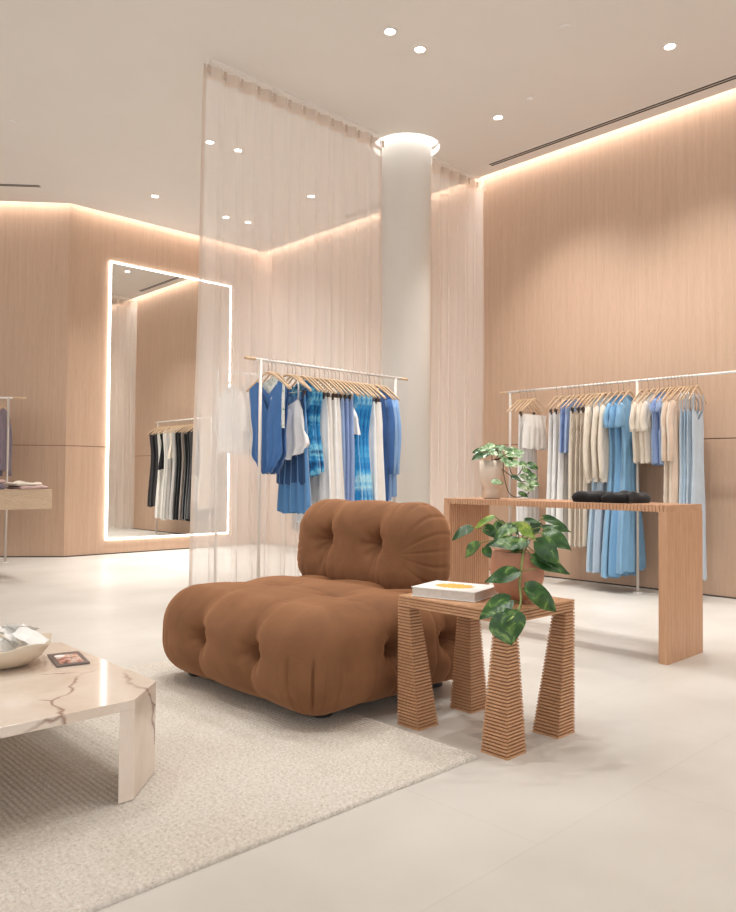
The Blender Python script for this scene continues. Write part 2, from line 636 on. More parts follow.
# ------------------------------------------------------------------ curtains
def curtain(name, x0, x1, y, label, seed, flare=0):
    rnd = random.Random(seed)
    lam = .155
    nf = max(2, round((x1-x0)/lam))
    per = 20
    n = nf*per
    amps = [rnd.uniform(.7, 1.3) for _ in range(nf+1)]
    ph = [rnd.uniform(-.5, .5) for _ in range(nf+1)]
    t = thing(name, label, 'curtain', ((x0+x1)/2, y, 0))
    xc = (x0+x1)/2

    def pt(i, z):
        s = i/per
        k_ = min(int(s), nf-1)
        f = s-k_
        am = amps[k_]*(1-f)+amps[k_+1]*f
        p = ph[k_]*(1-f)+ph[k_+1]*f
        dn = (CH-z)/CH
        A = (.020+.018*dn)*am
        a = 2*PI*s
        x = x0+(x1-x0)*i/n - xc + (.007+.009*dn*am)*math.sin(2*a+p)*min(1, dn*6+.2)
        yy = A*math.sin(a+p*dn) + .010*dn*math.sin(2.7*a+3*p)+.012*math.sin(z*1.3+3*p)*dn
        x -= .075*dn*max(0, 1-s/2.5)*flare
        edge = min(1, i/per*2, (n-i)/per*2)
        return (x if 0 < i < n else x0+(x1-x0)*i/n-xc-.075*dn*max(0, 1-s/2.5)*flare, yy*edge+(0.01*math.sin(z*2)*(1-edge)), z)
    zt = CH-.055
    zs = [zt-.105]+[zt-.105-(zt-.115)*j/22 for j in range(1, 22)]+[.012]
    vs = [pt(i, z) for z in zs for i in range(n+1)]
    fs = [(j*(n+1)+i, j*(n+1)+i+1, (j+1)*(n+1)+i+1, (j+1)*(n+1)+i) for j in range(len(zs)-1) for i in range(n)]
    MB().add(vs, fs).build('sheer_fabric', M['sheer'], t, smooth=True)
    zs = [zt, zt-.05, zt-.105]
    vs = [pt(i, z) for z in zs for i in range(n+1)]
    fs = [(j*(n+1)+i, j*(n+1)+i+1, (j+1)*(n+1)+i+1, (j+1)*(n+1)+i) for j in range(2) for i in range(n)]
    MB().add(vs, fs).build('header_tape', M['tape'], t, smooth=True)
    for q in range(nf+1):
        xx = (x1-x0)*(q)/nf-(x1-x0)/2
        xx = max(-(x1-x0)/2+.01, min((x1-x0)/2-.01, xx))
        MB().tube([(xx, 0, CH-.018), (xx, 0, zt-.03)], .004, 6).build('hook', M['white_metal'], t)
        MB().box(xx-.012, xx+.012, -.036, -.030, zt-.085, zt-.02).build('pleat_tab', M['tape'], t)
    # edge hems
    for i_, xx in ((0, -(x1-x0)/2), (n, (x1-x0)/2)):
        vs = []
        for z in zs[:1]+[zt-(zt-.012)*j/20 for j in range(1, 21)]:
            p = pt(i_, z)
            vs += [(p[0]-.014, p[1]-.002, p[2]), (p[0]+.014, p[1]-.002, p[2])]
        fs = [(2*j, 2*j+1, 2*j+3, 2*j+2) for j in range(20)]
        MB().add(vs, fs).build('side_hem', M['tape'], t)
    return t


curtain('sheer_curtain', 3.12, 5.05, 5.14, 'wide pale sheer curtain hanging left of the white column', 3, 1)
curtain('sheer_curtain', 5.76, 6.62, 5.14, 'narrow pale sheer curtain between the white column and the right wall', 9)
o = MB().box(3.17, 5.0, 5.13, 5.15, CH-.02, CH).build('curtain_track', M['white_metal'])
tag(o, 'slim ceiling track above the wide sheer curtain', 'curtain track')
o = MB().box(5.78, 6.54, 5.13, 5.15, CH-.02, CH).build('curtain_track', M['white_metal'])
tag(o, 'slim ceiling track above the narrow sheer curtain at the right wall', 'curtain track')


# ------------------------------------------------------------------ clothes racks
def rack(label, p0, p1, posts, z=1.86, foot=.0, peg=.09):
    p0, p1 = Vector(p0), Vector(p1)
    d = (p1-p0)
    L = d.length
    t = thing('clothes_rack', label, 'clothes rack', (p0.x, p0.y, 0), math.atan2(d.y, d.x))
    MB().tube([(0, 0, z), (L, 0, z)], .011, 12).build('rail', M['white_metal'], t, smooth=True)
    for a, c in ((-peg, 0), (L, L+peg)):
        MB().tube([(a, 0, z), (c, 0, z)], .012, 12).build('end_peg', M['hang_wood'], t, smooth=True)
    for s in posts:
        MB().tube([(s, 0, 0.0), (s, 0, z)], .0125, 12).build('post', M['post_metal'], t, smooth=True)
        MB().lathe([(.04, 0), (.04, .006), (.014, .009), (.0, .009)], (s, 0, 0), 20).build('foot_plate', M['white_metal'], t)
    return t


rack('white metal clothes rack of blue and white clothes before the wide sheer curtain', (3.26, 4.63), (4.80, 4.63), (.05, 1.48))
rack('long white metal clothes rack running along the right oak wall', (6.33, 4.60), (6.33, 1.75), (.035, 1.39, 2.8))
rack('clothes rack behind the wide sheer curtain holding pale tops', (3.45, 5.62), (5.0, 5.62), (.12, 1.4), z=1.90)
rack('clothes rack of dark garments behind the curtain, seen in the mirror', (6.33, 8.35), (6.33, 6.53), (.1, 1.78), z=1.89)
lr0 = Vector((3.04, 9.02))
rack('clothes rack at the far left edge, against the slanted oak wall', lr0+Vector((DX, DY))*1.6, lr0, (.1, 1.55), z=1.86, peg=.14)

# ------------------------------------------------------------------ hangers
ZR = 1.86


def hanger_proto(clips):
    t = thing('clothes_hanger', 'x', 'hanger')
    pts = [(-.212, 0, -.222), (-.19, 0, -.204), (-.11, 0, -.147), (-.04, 0, -.100), (0, 0, -.088), (.04, 0, -.100), (.11, 0, -.147), (.19, 0, -.204), (.212, 0, -.222)]
    MB().tube(pts, [.007, .009, .0095, .010, .011, .010, .0095, .009, .007], 8, flat=.38).build('arms', M['hang_wood'], t, smooth=True)
    hk = [(0, 0, -.086), (0, 0, -.035)] + [(.019*math.sin(a), 0, -.0-.0+.0-.016+.019*-math.cos(a)+.0) for a in [0]]
    hk = [(0, 0, -.086), (0, 0, -.034)]
    for a in range(0, 260, 26):
        aa = R(-90-a+0)
        hk.append((-.0+.018*math.cos(aa), 0, -.004+.018*math.sin(aa)+.0))
    MB().tube(hk, .0022, 5).build('hook', M['chrome'], t, smooth=True)
    if clips:
        MB().tube([(-.15, 0, -.215), (.15, 0, -.215)], .003, 5).build('clip_bar', M['chrome'], t)
        for s in (-1, 1):
            MB().box(s*.115-.012, s*.115+.012, -.009, .009, -.262, -.208).build('clip', M['darkclip'], t)
    return t


HP = {}


def hang(x, y, rz, z, label, group, clips=False):
    if clips not in HP:
        HP[clips] = hanger_proto(clips)
        o = HP[clips]
        o.location = (x, y, z)
        o.rotation_euler = (0, 0, rz)
        o['label'] = label
        o['group'] = group
        return o
    return dup(HP[clips], (x, y, z), rz, label, group)


def interp(prof, t):
    for (t0, a), (t1, b_) in zip(prof, prof[1:]):
        if t <= t1:
            f = (t-t0)/(t1-t0) if t1 > t0 else 0
            f = f*f*(3-2*f)
            return a+(b_-a)*f
    return prof[-1][1]


def garment(name, m, x, y, rz, z0, label, cat, group=None, w=((0, .19), (1, .19)), length=.6, th=.016, top='shoulder', neck=(.07, .09), neckb=(.07, .02),
            folds=.006, nf=5, sleeve=None, straps=None, seed=0, ripple=0, hem=0, belt=None, legs=False):
    """clothes hanging from a hanger at the origin: x across the hanger, y along the rail, z down from the rail"""
    rnd = random.Random(seed+hash(label) % 1000 if False else seed)
    S, T = 26, 22
    p1, p2 = rnd.uniform(0, 6), rnd.uniform(0, 6)
    b = MB()

    def ztop(s, front):
        u = abs(s)*interp(w, 0)
        if top == 'shoulder':
            zz = -.092-.62*u
            nw, nd = neck if front else neckb
            if u < nw:
                zz -= nd*(1-(u/nw)**1.3)
            return zz
        if top == 'v':
            zz = -.092-.62*u
            nw, nd = neck if front else neckb
            if u < nw:
                zz -= nd*(1-u/nw)
            return zz
        if top == 'cami':
            pk = straps or .11
            if u < pk:
                return -.275-(.10 if front else .05)*(1-u/pk)**1.15
            return -.275-.09*min(1, (u-pk)/.04)
        return -.245    # straight (clipped or strapless)
    for side in (-1, 1):
        vs = []
        for j in range(T+1):
            t_ = j/T
            ww = interp(w, t_)
            for i in range(S+1):
                s = -1+2*i/S
                zt = ztop(s, side < 0)
                zb = -length + hem*math.cos(s*3+p1)*.5 + (.010*math.sin(s*9+p2))
                if top in ('v',) and t_ == 0:
                    pass
                zz = zt+(zb-zt)*t_
                u = ww*s
                fo = (folds*(.25+t_*1.4))*(math.sin(nf*s*PI+p1+t_*.8)+.5*math.sin(nf*1.9*s*PI+p2))
                vv = side*(th*(.35+.65*min(1, t_*3)))*math.sqrt(max(0, 1-s*s)) + fo*(1 if abs(s) < .999 else 1)
                if ripple:
                    vv += ripple*math.sin(zz*70+3*s+p1)*math.sqrt(max(0, 1-s*s))
                if legs and t_ > .28 and abs(s) < .12:
                    vv *= .2
                if belt and abs(zz-belt) < .02:
                    vv *= .8
                vs.append((u, vv, zz))
        fs = [(j*(S+1)+i, j*(S+1)+i+1, (j+1)*(S+1)+i+1, (j+1)*(S+1)+i) for j in range(T) for i in range(S)]
        b.add(vs, fs)
    if sleeve:
        sl, sr, out = sleeve          # length, radius, outward swing
        wt = interp(w, 0)
        for sd in (-1, 1):
            pts, rs = [], []
            for q in range(9):
                f = q/8
                bow = math.sin(f*PI)*.012
                pts.append((sd*(wt-.035+out*f+bow+.02*min(1, f*3)), .004*math.sin(f*9+p2), -.092-.62*wt+.0-.01-sl*f))
                rs.append(sr*(.75+.25*min(1, f*4))*(1-.25*f) if sl > .3 else sr*(.8+.35*f))
            b.tube(pts, rs, 10, flat=.55)
    if straps:
        for sd in (-1, 1):
            for yy in (-.006, .006):
                b.tube([(sd*straps*.95, yy, -.092-.62*straps+.012), (sd*straps, yy, -.17), (sd*straps*1.0, yy, -.285)], .0035, 5)
    o = b.build(name, m, loc=(x, y, z0), rot=(0, 0, rz), smooth=True)
    tag(o, label, cat, group)
    return o


GR1 = 'clothes on the rack before the wide sheer curtain'
GR2 = 'clothes on the rack along the right wall'
H1 = 'wooden hangers on the rack before the wide sheer curtain'
H2 = 'wooden hangers on the rack along the right wall'


def hlabel(lab, clip=False):
    """a hanger is told apart by what hangs on it"""
    pre = 'clipped wooden hanger holding ' if clip else 'wooden hanger holding '
    for cut in ('', ' beside ', ' next to ', ' between ', ' clipped ', ' right of ', ' whose ', ' just ', ', ', ' on the '):
        x = lab if not cut else lab.split(cut)[0]
        if len((pre+'the '+x).split()) <= 16:
            return pre+'the '+x
    return pre+lab


def r1(x, kind, mat, label, clip=False, turn=None, **kw):
    """a garment and its hanger on the rack in front of the curtain"""
    rz = -PI/2+R(random.uniform(-5, 5) if turn is None else turn)
    hang(x, 4.63, rz, ZR, hlabel(label, clip), H1, clip)
    if kind:
        return garment(kind[0], M[mat], x, 4.63, rz, ZR, label, kind[1], GR1, seed=int(x*1000), **kw)


def r2(y, kind, mat, label, clip=False, **kw):
    rz = R(random.uniform(-6, 6))
    if not kind:
        return hang(6.33, y, rz, ZR, label, H2, clip)
    hang(6.33, y, rz, ZR, hlabel(label, clip), H2, clip)
    if kind:
        return garment(kind[0], M[mat], 6.33, y, rz, ZR, label, kind[1], GR2, seed=int(y*1000), **kw)


TOP, DRESS, SKIRT, TROUS, SHIRT = ('top', 'top'), ('dress', 'dress'), ('skirt', 'skirt'), ('trousers', 'trousers'), ('shirt', 'shirt')
suit = dict(w=((0, .185), (.3, .165), (.55, .14), (.78, .15), (.9, .09), (1, .035)), length=.84, top='v', neck=(.10, .28), neckb=(.10, .16), th=.022)
skirtw = ((0, .15), (.2, .17), (1, .21))
r1(3.38, ('bodysuit', 'bodysuit'), 'f_cobalt', 'blue deep V-neck bodysuit, leftmost garment on the rack behind the seat', turn=14, **suit)
r1(3.415, TOP, 'f_print', 'pale speckled print top showing inside the V-neck of the blue bodysuit', w=((0, .17), (1, .17)), length=.5)
r1(3.45, ('bodysuit', 'bodysuit'), 'f_cobalt2', 'darker blue sleeveless top just behind the V-neck bodysuit', **suit)
r1(3.56, ('camisole', 'top'), 'f_white', 'white strappy camisole with slanted hem in front of the blue skirt', turn=20, w=((0, .14), (.35, .16), (.8, .20), (1, .16)), length=.70, top='cami', straps=.10, th=.03, hem=.06)
r1(3.61, DRESS, 'f_navy', 'long navy-topped dress just right of the white camisole', w=((0, .15), (.4, .15), (1, .18)), length=.92, top='cami', straps=.12)
r1(3.64, SKIRT, 'f_denim', 'mid-blue flared skirt with the lowest hem, below the white camisole', clip=True, w=((0, .14), (.3, .17), (1, .225)), length=1.14, top='straight', folds=.016, nf=5, th=.03)
for i, x in enumerate((3.70, 3.74, 3.78)):
    r1(x, DRESS, 'f_teal', ('leftmost', 'middle', 'rightmost')[i]+' of three teal and blue patterned satin dresses beside the white skirts', w=((0, .17), (.4, .13), (1, .19)), length=.86-.02*i, top='v', neck=(.1, .12), th=.03, ripple=.004, folds=.01)
for i, x in enumerate((3.83, 3.88, 3.93, 3.97)):
    r1(x, SKIRT, 'f_white' if i % 2 == 0 else 'f_offwhite', ('leftmost', 'second from left', 'third from left', 'rightmost')[i]+' of the four long white skirts clipped mid-rack', clip=True, w=skirtw, length=1.22, top='straight', folds=.010, nf=4, th=.03)
for i, x in enumerate((4.01, 4.05, 4.09)):
    r1(x, TROUS, 'f_peri' if i != 1 else 'f_peri2', ('leftmost', 'middle', 'rightmost')[i]+' of three periwinkle trousers clipped right of the white skirts', clip=True, w=((0, .16), (.5, .18), (1, .18)), length=1.2, top='straight', th=.022, folds=.006, legs=True)
r1(4.14, TOP, 'f_white', 'short white ruffled top between the periwinkle trousers and tie-dye dresses', w=((0, .13), (.5, .18), (1, .2)), length=.52, top='cami', straps=.11, folds=.015, nf=7, th=.03)
for i, x in enumerate((4.18, 4.22, 4.26, 4.30)):
    r1(x, DRESS, 'f_tiedye', ('leftmost', 'second from left', 'third from left', 'rightmost')[i]+' of the four bright blue tie-dye dresses', w=((0, .17), (.35, .13), (1, .19)), length=1.16, top='v', neck=(.1, .12), th=.03, folds=.01)
for i, x in enumerate((4.35, 4.39, 4.43)):
    r1(x, SKIRT, 'f_white' if i != 1 else 'f_offwhite', ('leftmost', 'middle', 'rightmost')[i]+' of three white skirts right of the tie-dye dresses', clip=True, w=skirtw, length=1.22, top='straight', folds=.008, nf=4, th=.03)
for i, x in enumerate((4.49, 4.54, 4.59)):
    r1(x, SHIRT if i < 2 else DRESS, ('f_cobalt2', 'f_lightblue', 'f_lightblue')[i], ('darker blue long shirt just right of the last white skirt', 'light blue long-sleeved shirt, second from the rack\'s right end', 'light blue long-sleeved shirt at the rack\'s right end')[i],
       w=((0, .19), (.5, .16), (1, .17)), length=1.08-.03*i, sleeve=(.62, .045, .0), th=.03)

# right wall rack
for y, od in ((4.44, 'leftmost'), (4.40, 'middle'), (4.32, 'rightmost')):
    r2(y, None, None, 'bare wooden hanger, '+od+' of three around the strapless top, right wall rack')
r2(4.27, TOP, 'f_offwhite', 'white strapless top at the far left end of the right wall rack', w=((0, .185), (.25, .17), (.7, .19), (1, .195)), length=.58, top='straight', th=.03, folds=.004)
r2(4.36, SKIRT, 'f_white', 'long white skirt hanging behind the strapless top', clip=True, w=((0, .15), (1, .20)), length=1.42, top='straight', folds=.008)
for i, y in enumerate((4.02, 3.96, 3.90)):
    r2(y, SKIRT, 'f_white', ('leftmost', 'middle', 'rightmost')[i]+' of three long white skirts next to the periwinkle tops', clip=True, w=((0, .15), (1, .20)), length=1.50, top='straight', folds=.008, nf=4)
for i, y in enumerate((3.87, 3.82)):
    r2(y, TOP, 'f_peri' if i else 'f_peri2', ('left', 'right')[i]+' one of two periwinkle tops between white skirts and beige trousers', w=((0, .16), (1, .18)), length=.62, top='v', neck=(.1, .1))
for i, y in enumerate((3.78, 3.73, 3.68, 3.63)):
    r2(y, TROUS, 'f_beige' if i % 2 else 'f_cream', ('leftmost', 'second from left', 'third from left', 'rightmost')[i]+' of four beige trousers clipped beside the cream shirts', clip=True, w=((0, .15), (.4, .175), (1, .18)), length=1.48, top='straight', folds=.005, legs=True)
for i, y in enumerate((3.56, 3.51)):
    r2(y, DRESS, 'f_greyblue' if i else 'f_pale2', ('left', 'right')[i]+' one of two grey-blue long dresses whose hems show below the cream shirts', w=((0, .14), (.3, .12), (1, .22)), length=1.70, top='v', folds=.012, th=.03)
for i, y in enumerate((3.59, 3.53, 3.46)):
    r2(y, SHIRT, 'f_cream', ('leftmost', 'middle', 'rightmost')[i]+' of three cream long-sleeved shirts on the right wall rack', w=((0, .19), (.5, .18), (1, .185)), length=.90, sleeve=(.64, .048, .005), th=.035)
for i, y in enumerate((3.39, 3.34, 3.28)):
    r2(y, DRESS, 'f_sky' if i != 1 else 'f_sky2', ('leftmost', 'middle', 'rightmost')[i]+' of three sky-blue long dresses with puffed sleeves', w=((0, .18), (.3, .13), (1, .235)), length=1.73-.03*i, sleeve=(.2, .05, .012), th=.035, folds=.016, nf=5, ripple=.002)
for i, y in enumerate((3.17, 3.11, 3.05)):
    r2(y, TOP, 'f_cream', ('leftmost', 'middle', 'rightmost')[i]+' of three cream short-sleeved blouses right of the rack post', w=((0, .185), (.5, .17), (1, .14)), length=.72, sleeve=(.24, .045, .005), th=.035, ripple=.002)
for i, y in enumerate((3.01, 2.97, 2.93)):
    r2(y, TOP, 'f_peri' if i != 1 else 'f_peri2', ('leftmost', 'middle', 'rightmost')[i]+' of three periwinkle short-sleeved tops right of the cream blouses', w=((0, .17), (.45, .15), (.5, .165), (1, .15)), length=.74, sleeve=(.08, .04, .01), th=.025)
for i, y in enumerate((2.90, 2.87, 2.84, 2.81)):
    r2(y, ('cardigan', 'cardigan'), 'f_peach' if i % 2 else 'f_cream', ('leftmost', 'second from left', 'third from left', 'rightmost')[i]+' of four long peach and cream knitted cardigans', w=((0, .18), (.5, .16), (1, .17)), length=1.08, sleeve=(.5, .04, .0), th=.02, ripple=.002)
for i, y in enumerate((2.78, 2.75, 2.72)):
    r2(y, DRESS, 'f_pale2' if i % 2 else 'f_pale', ('leftmost', 'middle', 'rightmost')[i]+' of three pale blue slip dresses behind the nearest one', w=((0, .12), (.15, .13), (.4, .12), (1, .17)), length=1.5, top='cami', straps=.11, th=.02)
r2(2.68, DRESS, 'f_pale', 'palest blue strappy slip dress, nearest garment on the right wall rack', w=((0, .13), (.1, .14), (.3, .12), (.6, .15), (1, .16)), length=1.70, top='cami', straps=.125, th=.02, folds=.004)

# pale tops on the rack behind the curtain
for i, x in enumerate((3.70, 3.79, 3.88, 3.97, 4.06, 4.15, 4.27, 4.4)):
    rz = -PI/2+R(random.uniform(-6, 6))
    hang(x, 5.62, rz, 1.90, 'wooden hanger on the rack behind the wide sheer curtain', 'wooden hangers behind the sheer curtain')
    garment('blouse', M['f_silver' if i % 3 == 1 else 'f_white'], x, 5.62, rz, 1.90, 'pale top dimly visible behind the sheer curtain left of the blue clothes', 'blouse', 'pale tops behind the sheer curtain', w=((0, .19), (1, .2)), length=.70, sleeve=(.3, .05, .02), th=.03, seed=i)
# dark garments seen in the mirror
dk = [('f_charcoal', DRESS, 1.42), ('f_black', TROUS, 1.4), ('f_charcoal', TROUS, 1.4), ('f_offwhite', DRESS, 1.6), ('f_black', TOP, .8), ('f_offwhite', DRESS, 1.62), ('f_silver', DRESS, 1.6), ('f_cream', TOP, .62), ('f_silver', DRESS, 1.6), ('f_black', DRESS, 1.6),
      ('f_black', DRESS, 1.6), ('f_taupe', DRESS, 1.6), ('f_black', TROUS, 1.58), ('f_black', DRESS, 1.6), ('f_charcoal', DRESS, 1.58), ('f_offwhite', DRESS, 1.3), ('f_black', TOP, .9), ('f_cream', DRESS, 1.4)]
for i, (m_, kd, ln) in enumerate(dk):
    y = 6.60+i*.092
    rz = R(random.uniform(-6, 6))
    cn = {'f_charcoal': 'charcoal', 'f_black': 'black', 'f_offwhite': 'off-white', 'f_silver': 'light grey', 'f_cream': 'cream', 'f_taupe': 'taupe'}[m_]
    od = ('first', 'second', 'third', 'fourth', 'fifth', 'sixth', 'seventh', 'eighth', 'ninth', 'tenth', 'eleventh', 'twelfth', 'thirteenth', 'fourteenth', 'fifteenth', 'sixteenth', 'seventeenth', 'eighteenth')[i]
    hang(6.33, y, rz, 1.89, 'wooden hanger, '+od+' from the left on the rack reflected in the mirror', 'wooden hangers on the rack seen in the mirror')
    garment(kd[0], M[m_], 6.33, y, rz, 1.89, cn+' '+kd[0]+', '+od+' from the left on the rack reflected in the mirror', kd[1], 'clothes on the rack seen in the mirror', w=((0, .17), (.3, .14), (1, .19)), length=ln, top='straight' if kd is TROUS else 'v', neck=(.1, .1), th=.03, folds=.008, seed=i)
# far left rack
la = math.atan2(DY, DX)
for i in range(7):
    p = lr0+Vector((DX, DY))*(.11+.085*i)
    rz = la-PI/2+R(random.uniform(-8, 8))+R(90)
    rz = la+PI/2+R(random.uniform(-8, 8))
    rz = math.atan2(NY, NX)+R(random.uniform(-6, 6))
    od = ('nearest', 'second', 'third', 'fourth', 'fifth', 'sixth', 'seventh')[i]
    hang(p.x, p.y, rz, 1.86, 'wooden hanger, '+od+' from the right end of the rack at the far left edge', 'wooden hangers on the far left rack')
    if i in (3, 5):
        garment('dress', M['f_black'], p.x, p.y, rz, 1.86, 'long black dress, '+od+' from the right end of the far left rack', 'dress', 'clothes on the far left rack', length=1.55, th=.03, seed=i)
    else:
        garment('sweatshirt', M['f_mauve' if i % 2 == 0 else 'f_mauve2'], p.x, p.y, rz, 1.86, 'mauve-grey long-sleeved top, '+od+' from the right end of the far left rack', 'top', 'clothes on the far left rack', w=((0, .2), (1, .2)), length=.82, sleeve=(.66, .05, .03), th=.035, seed=i)

# ------------------------------------------------------------------ far left slab table and folded clothes
t = thing('display_table', 'thick pale wooden slab table at the left edge holding folded clothes', 'table', (2.2, 7.45, 0))
MB().box(-1.0, .69, 0, .55, .665, .855).build('slab_top', M['slab_wood'], t, bevel=.006)
for x_ in (-.9, -.35):
    MB().box(x_, x_+.1, .05, .5, 0, .665).build('leg', M['slab_wood'], t)


def folded(name, m, x, y, z, wx, wy, h, rz, label, cat, group=None, seed=1, lumps=.006, loc_only=False):
    rnd = random.Random(seed)
    b = MB()
    n = 22
    p = [rnd.uniform(0, 6) for _ in range(6)]

    def sh(u, v):
        e = (1-abs(u)**6)*(1-abs(v)**6)
        return e
    for side in (0, 1):
        vs = []
        for j in range(n+1):
            for i in range(n+1):
                u, v = -1+2*i/n, -1+2*j/n
                e = max(0, sh(u, v))**.35
                lu = lumps*(math.sin(3.1*u+p[0]+2*v)+math.sin(4.3*v+p[1]-u)+.6*math.sin(7*u+p[2]))
                zz = h/2+(h/2+lu)*e if side else h/2-(h/2)*min(1, e*1.5)
                vs.append((u*wx/2*(1+.02*math.sin(5*v+p[3])), v*wy/2*(1+.03*math.sin(4*u+p[4])), max(0, zz)))
        b.add(vs, [(j*(n+1)+i, j*(n+1)+i+1, (j+1)*(n+1)+i+1, (j+1)*(n+1)+i) for j in range(n) for i in range(n)])
    o = b.build(name, m, loc=(x, y, z), rot=(0, 0, rz), smooth=True)
    tag(o, label, cat, group)
    return o


folded('folded_garment', M['f_pink'], 2.71, 7.62, .856, .28, .34, .03, .1, 'pink folded garment, bottom one at the right end of the slab table', 'folded clothes', 'folded clothes on the slab table', 1)
folded('folded_garment', M['f_cream'], 2.66, 7.62, .888, .26, .30, .028, .2, 'cream folded garment stacked on the pink one on the slab table', 'folded clothes', 'folded clothes on the slab table', 2, .008)
folded('folded_garment', M['f_mauve'], 2.34, 7.62, .856, .28, .34, .05, -.1, 'mauve folded garment at the picture edge on the slab table', 'folded clothes', 'folded clothes on the slab table', 3, .01)
folded('folded_garment', M['f_pink'], 2.34, 7.62, .912, .26, .3, .025, .05, 'dusty pink folded garment on top of the mauve one', 'folded clothes', 'folded clothes on the slab table', 4, .008)

# ------------------------------------------------------------------ bench (waterfall display table)
bx0, bx1, by0, by1, bh = 4.01, 4.46, 1.865, 3.445, .855
t = thing('display_console', 'long slatted oak console table standing before the right wall rack', 'table', ((bx0+bx1)/2, (by0+by1)/2, 0))
hx, hy = (bx1-bx0)/2, (by1-by0)/2


def slats(ax, a0, a1, fn, pitch=.021, gap=.006):
    b = MB()
    n = int(round((a1-a0)/pitch))
    pp = (a1-a0)/n
    for i in range(n):
        s0, s1 = a0+i*pp+gap/2, a0+(i+1)*pp-gap/2
        fn(b, s0, s1)
    return b


# top: slats run across the table, recess core beneath
b = slats('y', -hy+.0, hy-.0, lambda b, s, e: b.box(-hx, hx, s, e, bh-.036, bh))
b.build('top_slats', M['bench_top'], t)
MB().box(-hx+.006, hx-.006, -hy+.004, hy-.004, bh-.034, bh-.0015).build('top_core', M['bench_wood'], t)
for sgn in (-1, 1):
    ya, yb = (-hy, -hy+.045) if sgn < 0 else (hy-.045, hy)
    lg = MB().box(-hx, hx, ya, yb, 0, bh-.036).build('end_panel', M['bench_wood'], t, bevel=.002)
    # slatted inner face
    yi0, yi1 = (yb, yb+.006) if sgn < 0 else (ya-.006, ya)
    slats('x', -hx, hx, lambda b, s, e: b.box(s, e, yi0, yi1, 0.001, bh-.037), pitch=.021, gap=.007).build('inner_slats', M['bench_wood'], lg)
    if sgn < 0:
        slats('x', -hx, hx, lambda b, s, e: b.box(s, e, ya-.0008, ya, 0.001, bh-.037), pitch=.046, gap=.0012).build('outer_boards', M['bench_wood'], lg)

folded('folded_trousers', M['f_black'], 4.24, 2.42, bh+.001, .28, .19, .06, .06, 'black folded garment, left one of the two on the console', 'folded clothes', 'black folded clothes on the console', 5, .005)
folded('folded_trousers', M['f_black'], 4.24, 2.22, bh+.001, .28, .18, .055, -.05, 'black folded garment, right one of the two on the console', 'folded clothes', 'black folded clothes on the console', 6, .009)

# ------------------------------------------------------------------ side table
sx0, sx1, sy0, sy1, sh = 2.24, 2.685, 1.625, 2.165, .52
t = thing('side_table', 'square oak side table with ridged tapering legs beside the brown seat', 'table', ((sx0+sx1)/2, (sy0+sy1)/2, 0))
hx, hy = (sx1-sx0)/2, (sy1-sy0)/2
b = MB()
tt = .044
for i in range(4):
    z1 = sh-i*.0113
    b.box(-hx, hx, -hy, hy, z1-.0082, z1)
b.build('top_layers', M['side_wood'], t, bevel=.0008)
MB().box(-hx+.006, hx-.006, -hy+.006, hy-.006, sh-tt, sh-.002).build('top_core', M['side_core'], t)
for sx in (-1, 1):
    for sy in (-1, 1):
        H = sh-tt
        nl = 38
        pitch = H/nl
        ox, oy = sx*hx, sy*hy
        b = MB()
        c_ = MB()
        for i in range(nl):
            z0 = i*pitch
            sz = .118-(.118-.062)*(i+.5)/nl
            xs = sorted((ox, ox-sx*sz))
            ys = sorted((oy, oy-sy*sz))
            b.box(xs[0], xs[1], ys[0], ys[1], z0+(.001 if i else 0), z0+pitch*.68)
        lg = b.build('leg', M['side_wood'], t)
        q = .005
        bs, ts = .118, .062
        pts = []
        for s_, z_ in ((bs, .002), (ts, H)):
            xs = sorted((ox-sx*q, ox-sx*(s_-q)))
            ys = sorted((oy-sy*q, oy-sy*(s_-q)))
            pts += [(xs[0], ys[0], z_), (xs[1], ys[0], z_), (xs[1], ys[1], z_), (xs[0], ys[1], z_)]
        c_.add(pts, [(3, 2, 1, 0), (4, 5, 6, 7), (0, 1, 5, 4), (1, 2, 6, 5), (2, 3, 7, 6), (3, 0, 4, 7)])
        c_.build('leg_core', M['side_core'], lg)

# book
A = Vector((2.262, 2.100))
t = thing('book', 'large white hardback book with a yellow sunburst cover on the side table', 'book', (2.40, 2.00, sh+.001), R(-76))
bw, bl, bt = .28, .225, .038
MB().box(-bw/2+.004, bw/2-.004, -bl/2+.004, bl/2-.004, .003, bt-.003).build('pages', M['page'], t)
b = MB()
b.box(-bw/2, bw/2, -bl/2, bl/2, 0, .003).box(-bw/2, bw/2, -bl/2, bl/2, bt-.003, bt).box(-bw/2, bw/2, bl/2-.003, bl/2, .003, bt-.003)
cv = b.build('cover', M['paper'], t, bevel=.0008)
M['sun'] = plain('yellow_ink', srgb(236, 184, 84), .6, var=.15, sc=40)
b = MB()
vs = [(0, 0, bt+.0006)]
n = 60
for i in range(n):
    rr = .062*(1+.12*math.sin(i*2.4)+.07*math.sin(i*5.1))
    vs.append((rr*1.25*math.cos(2*PI*i/n), rr*.95*math.sin(2*PI*i/n), bt+.0006))
vs = vs+[(x, y, bt-.001) for x, y, z in vs]
fs = [(0, i+1, (i+1) % n+1) for i in range(n)]+[(i+1, i+1+n+1, (i+1) % n+1+n+1, (i+1) % n+1) for i in range(n)]
b.add(vs, fs)
b.build('sunburst_print', M['sun'], t)


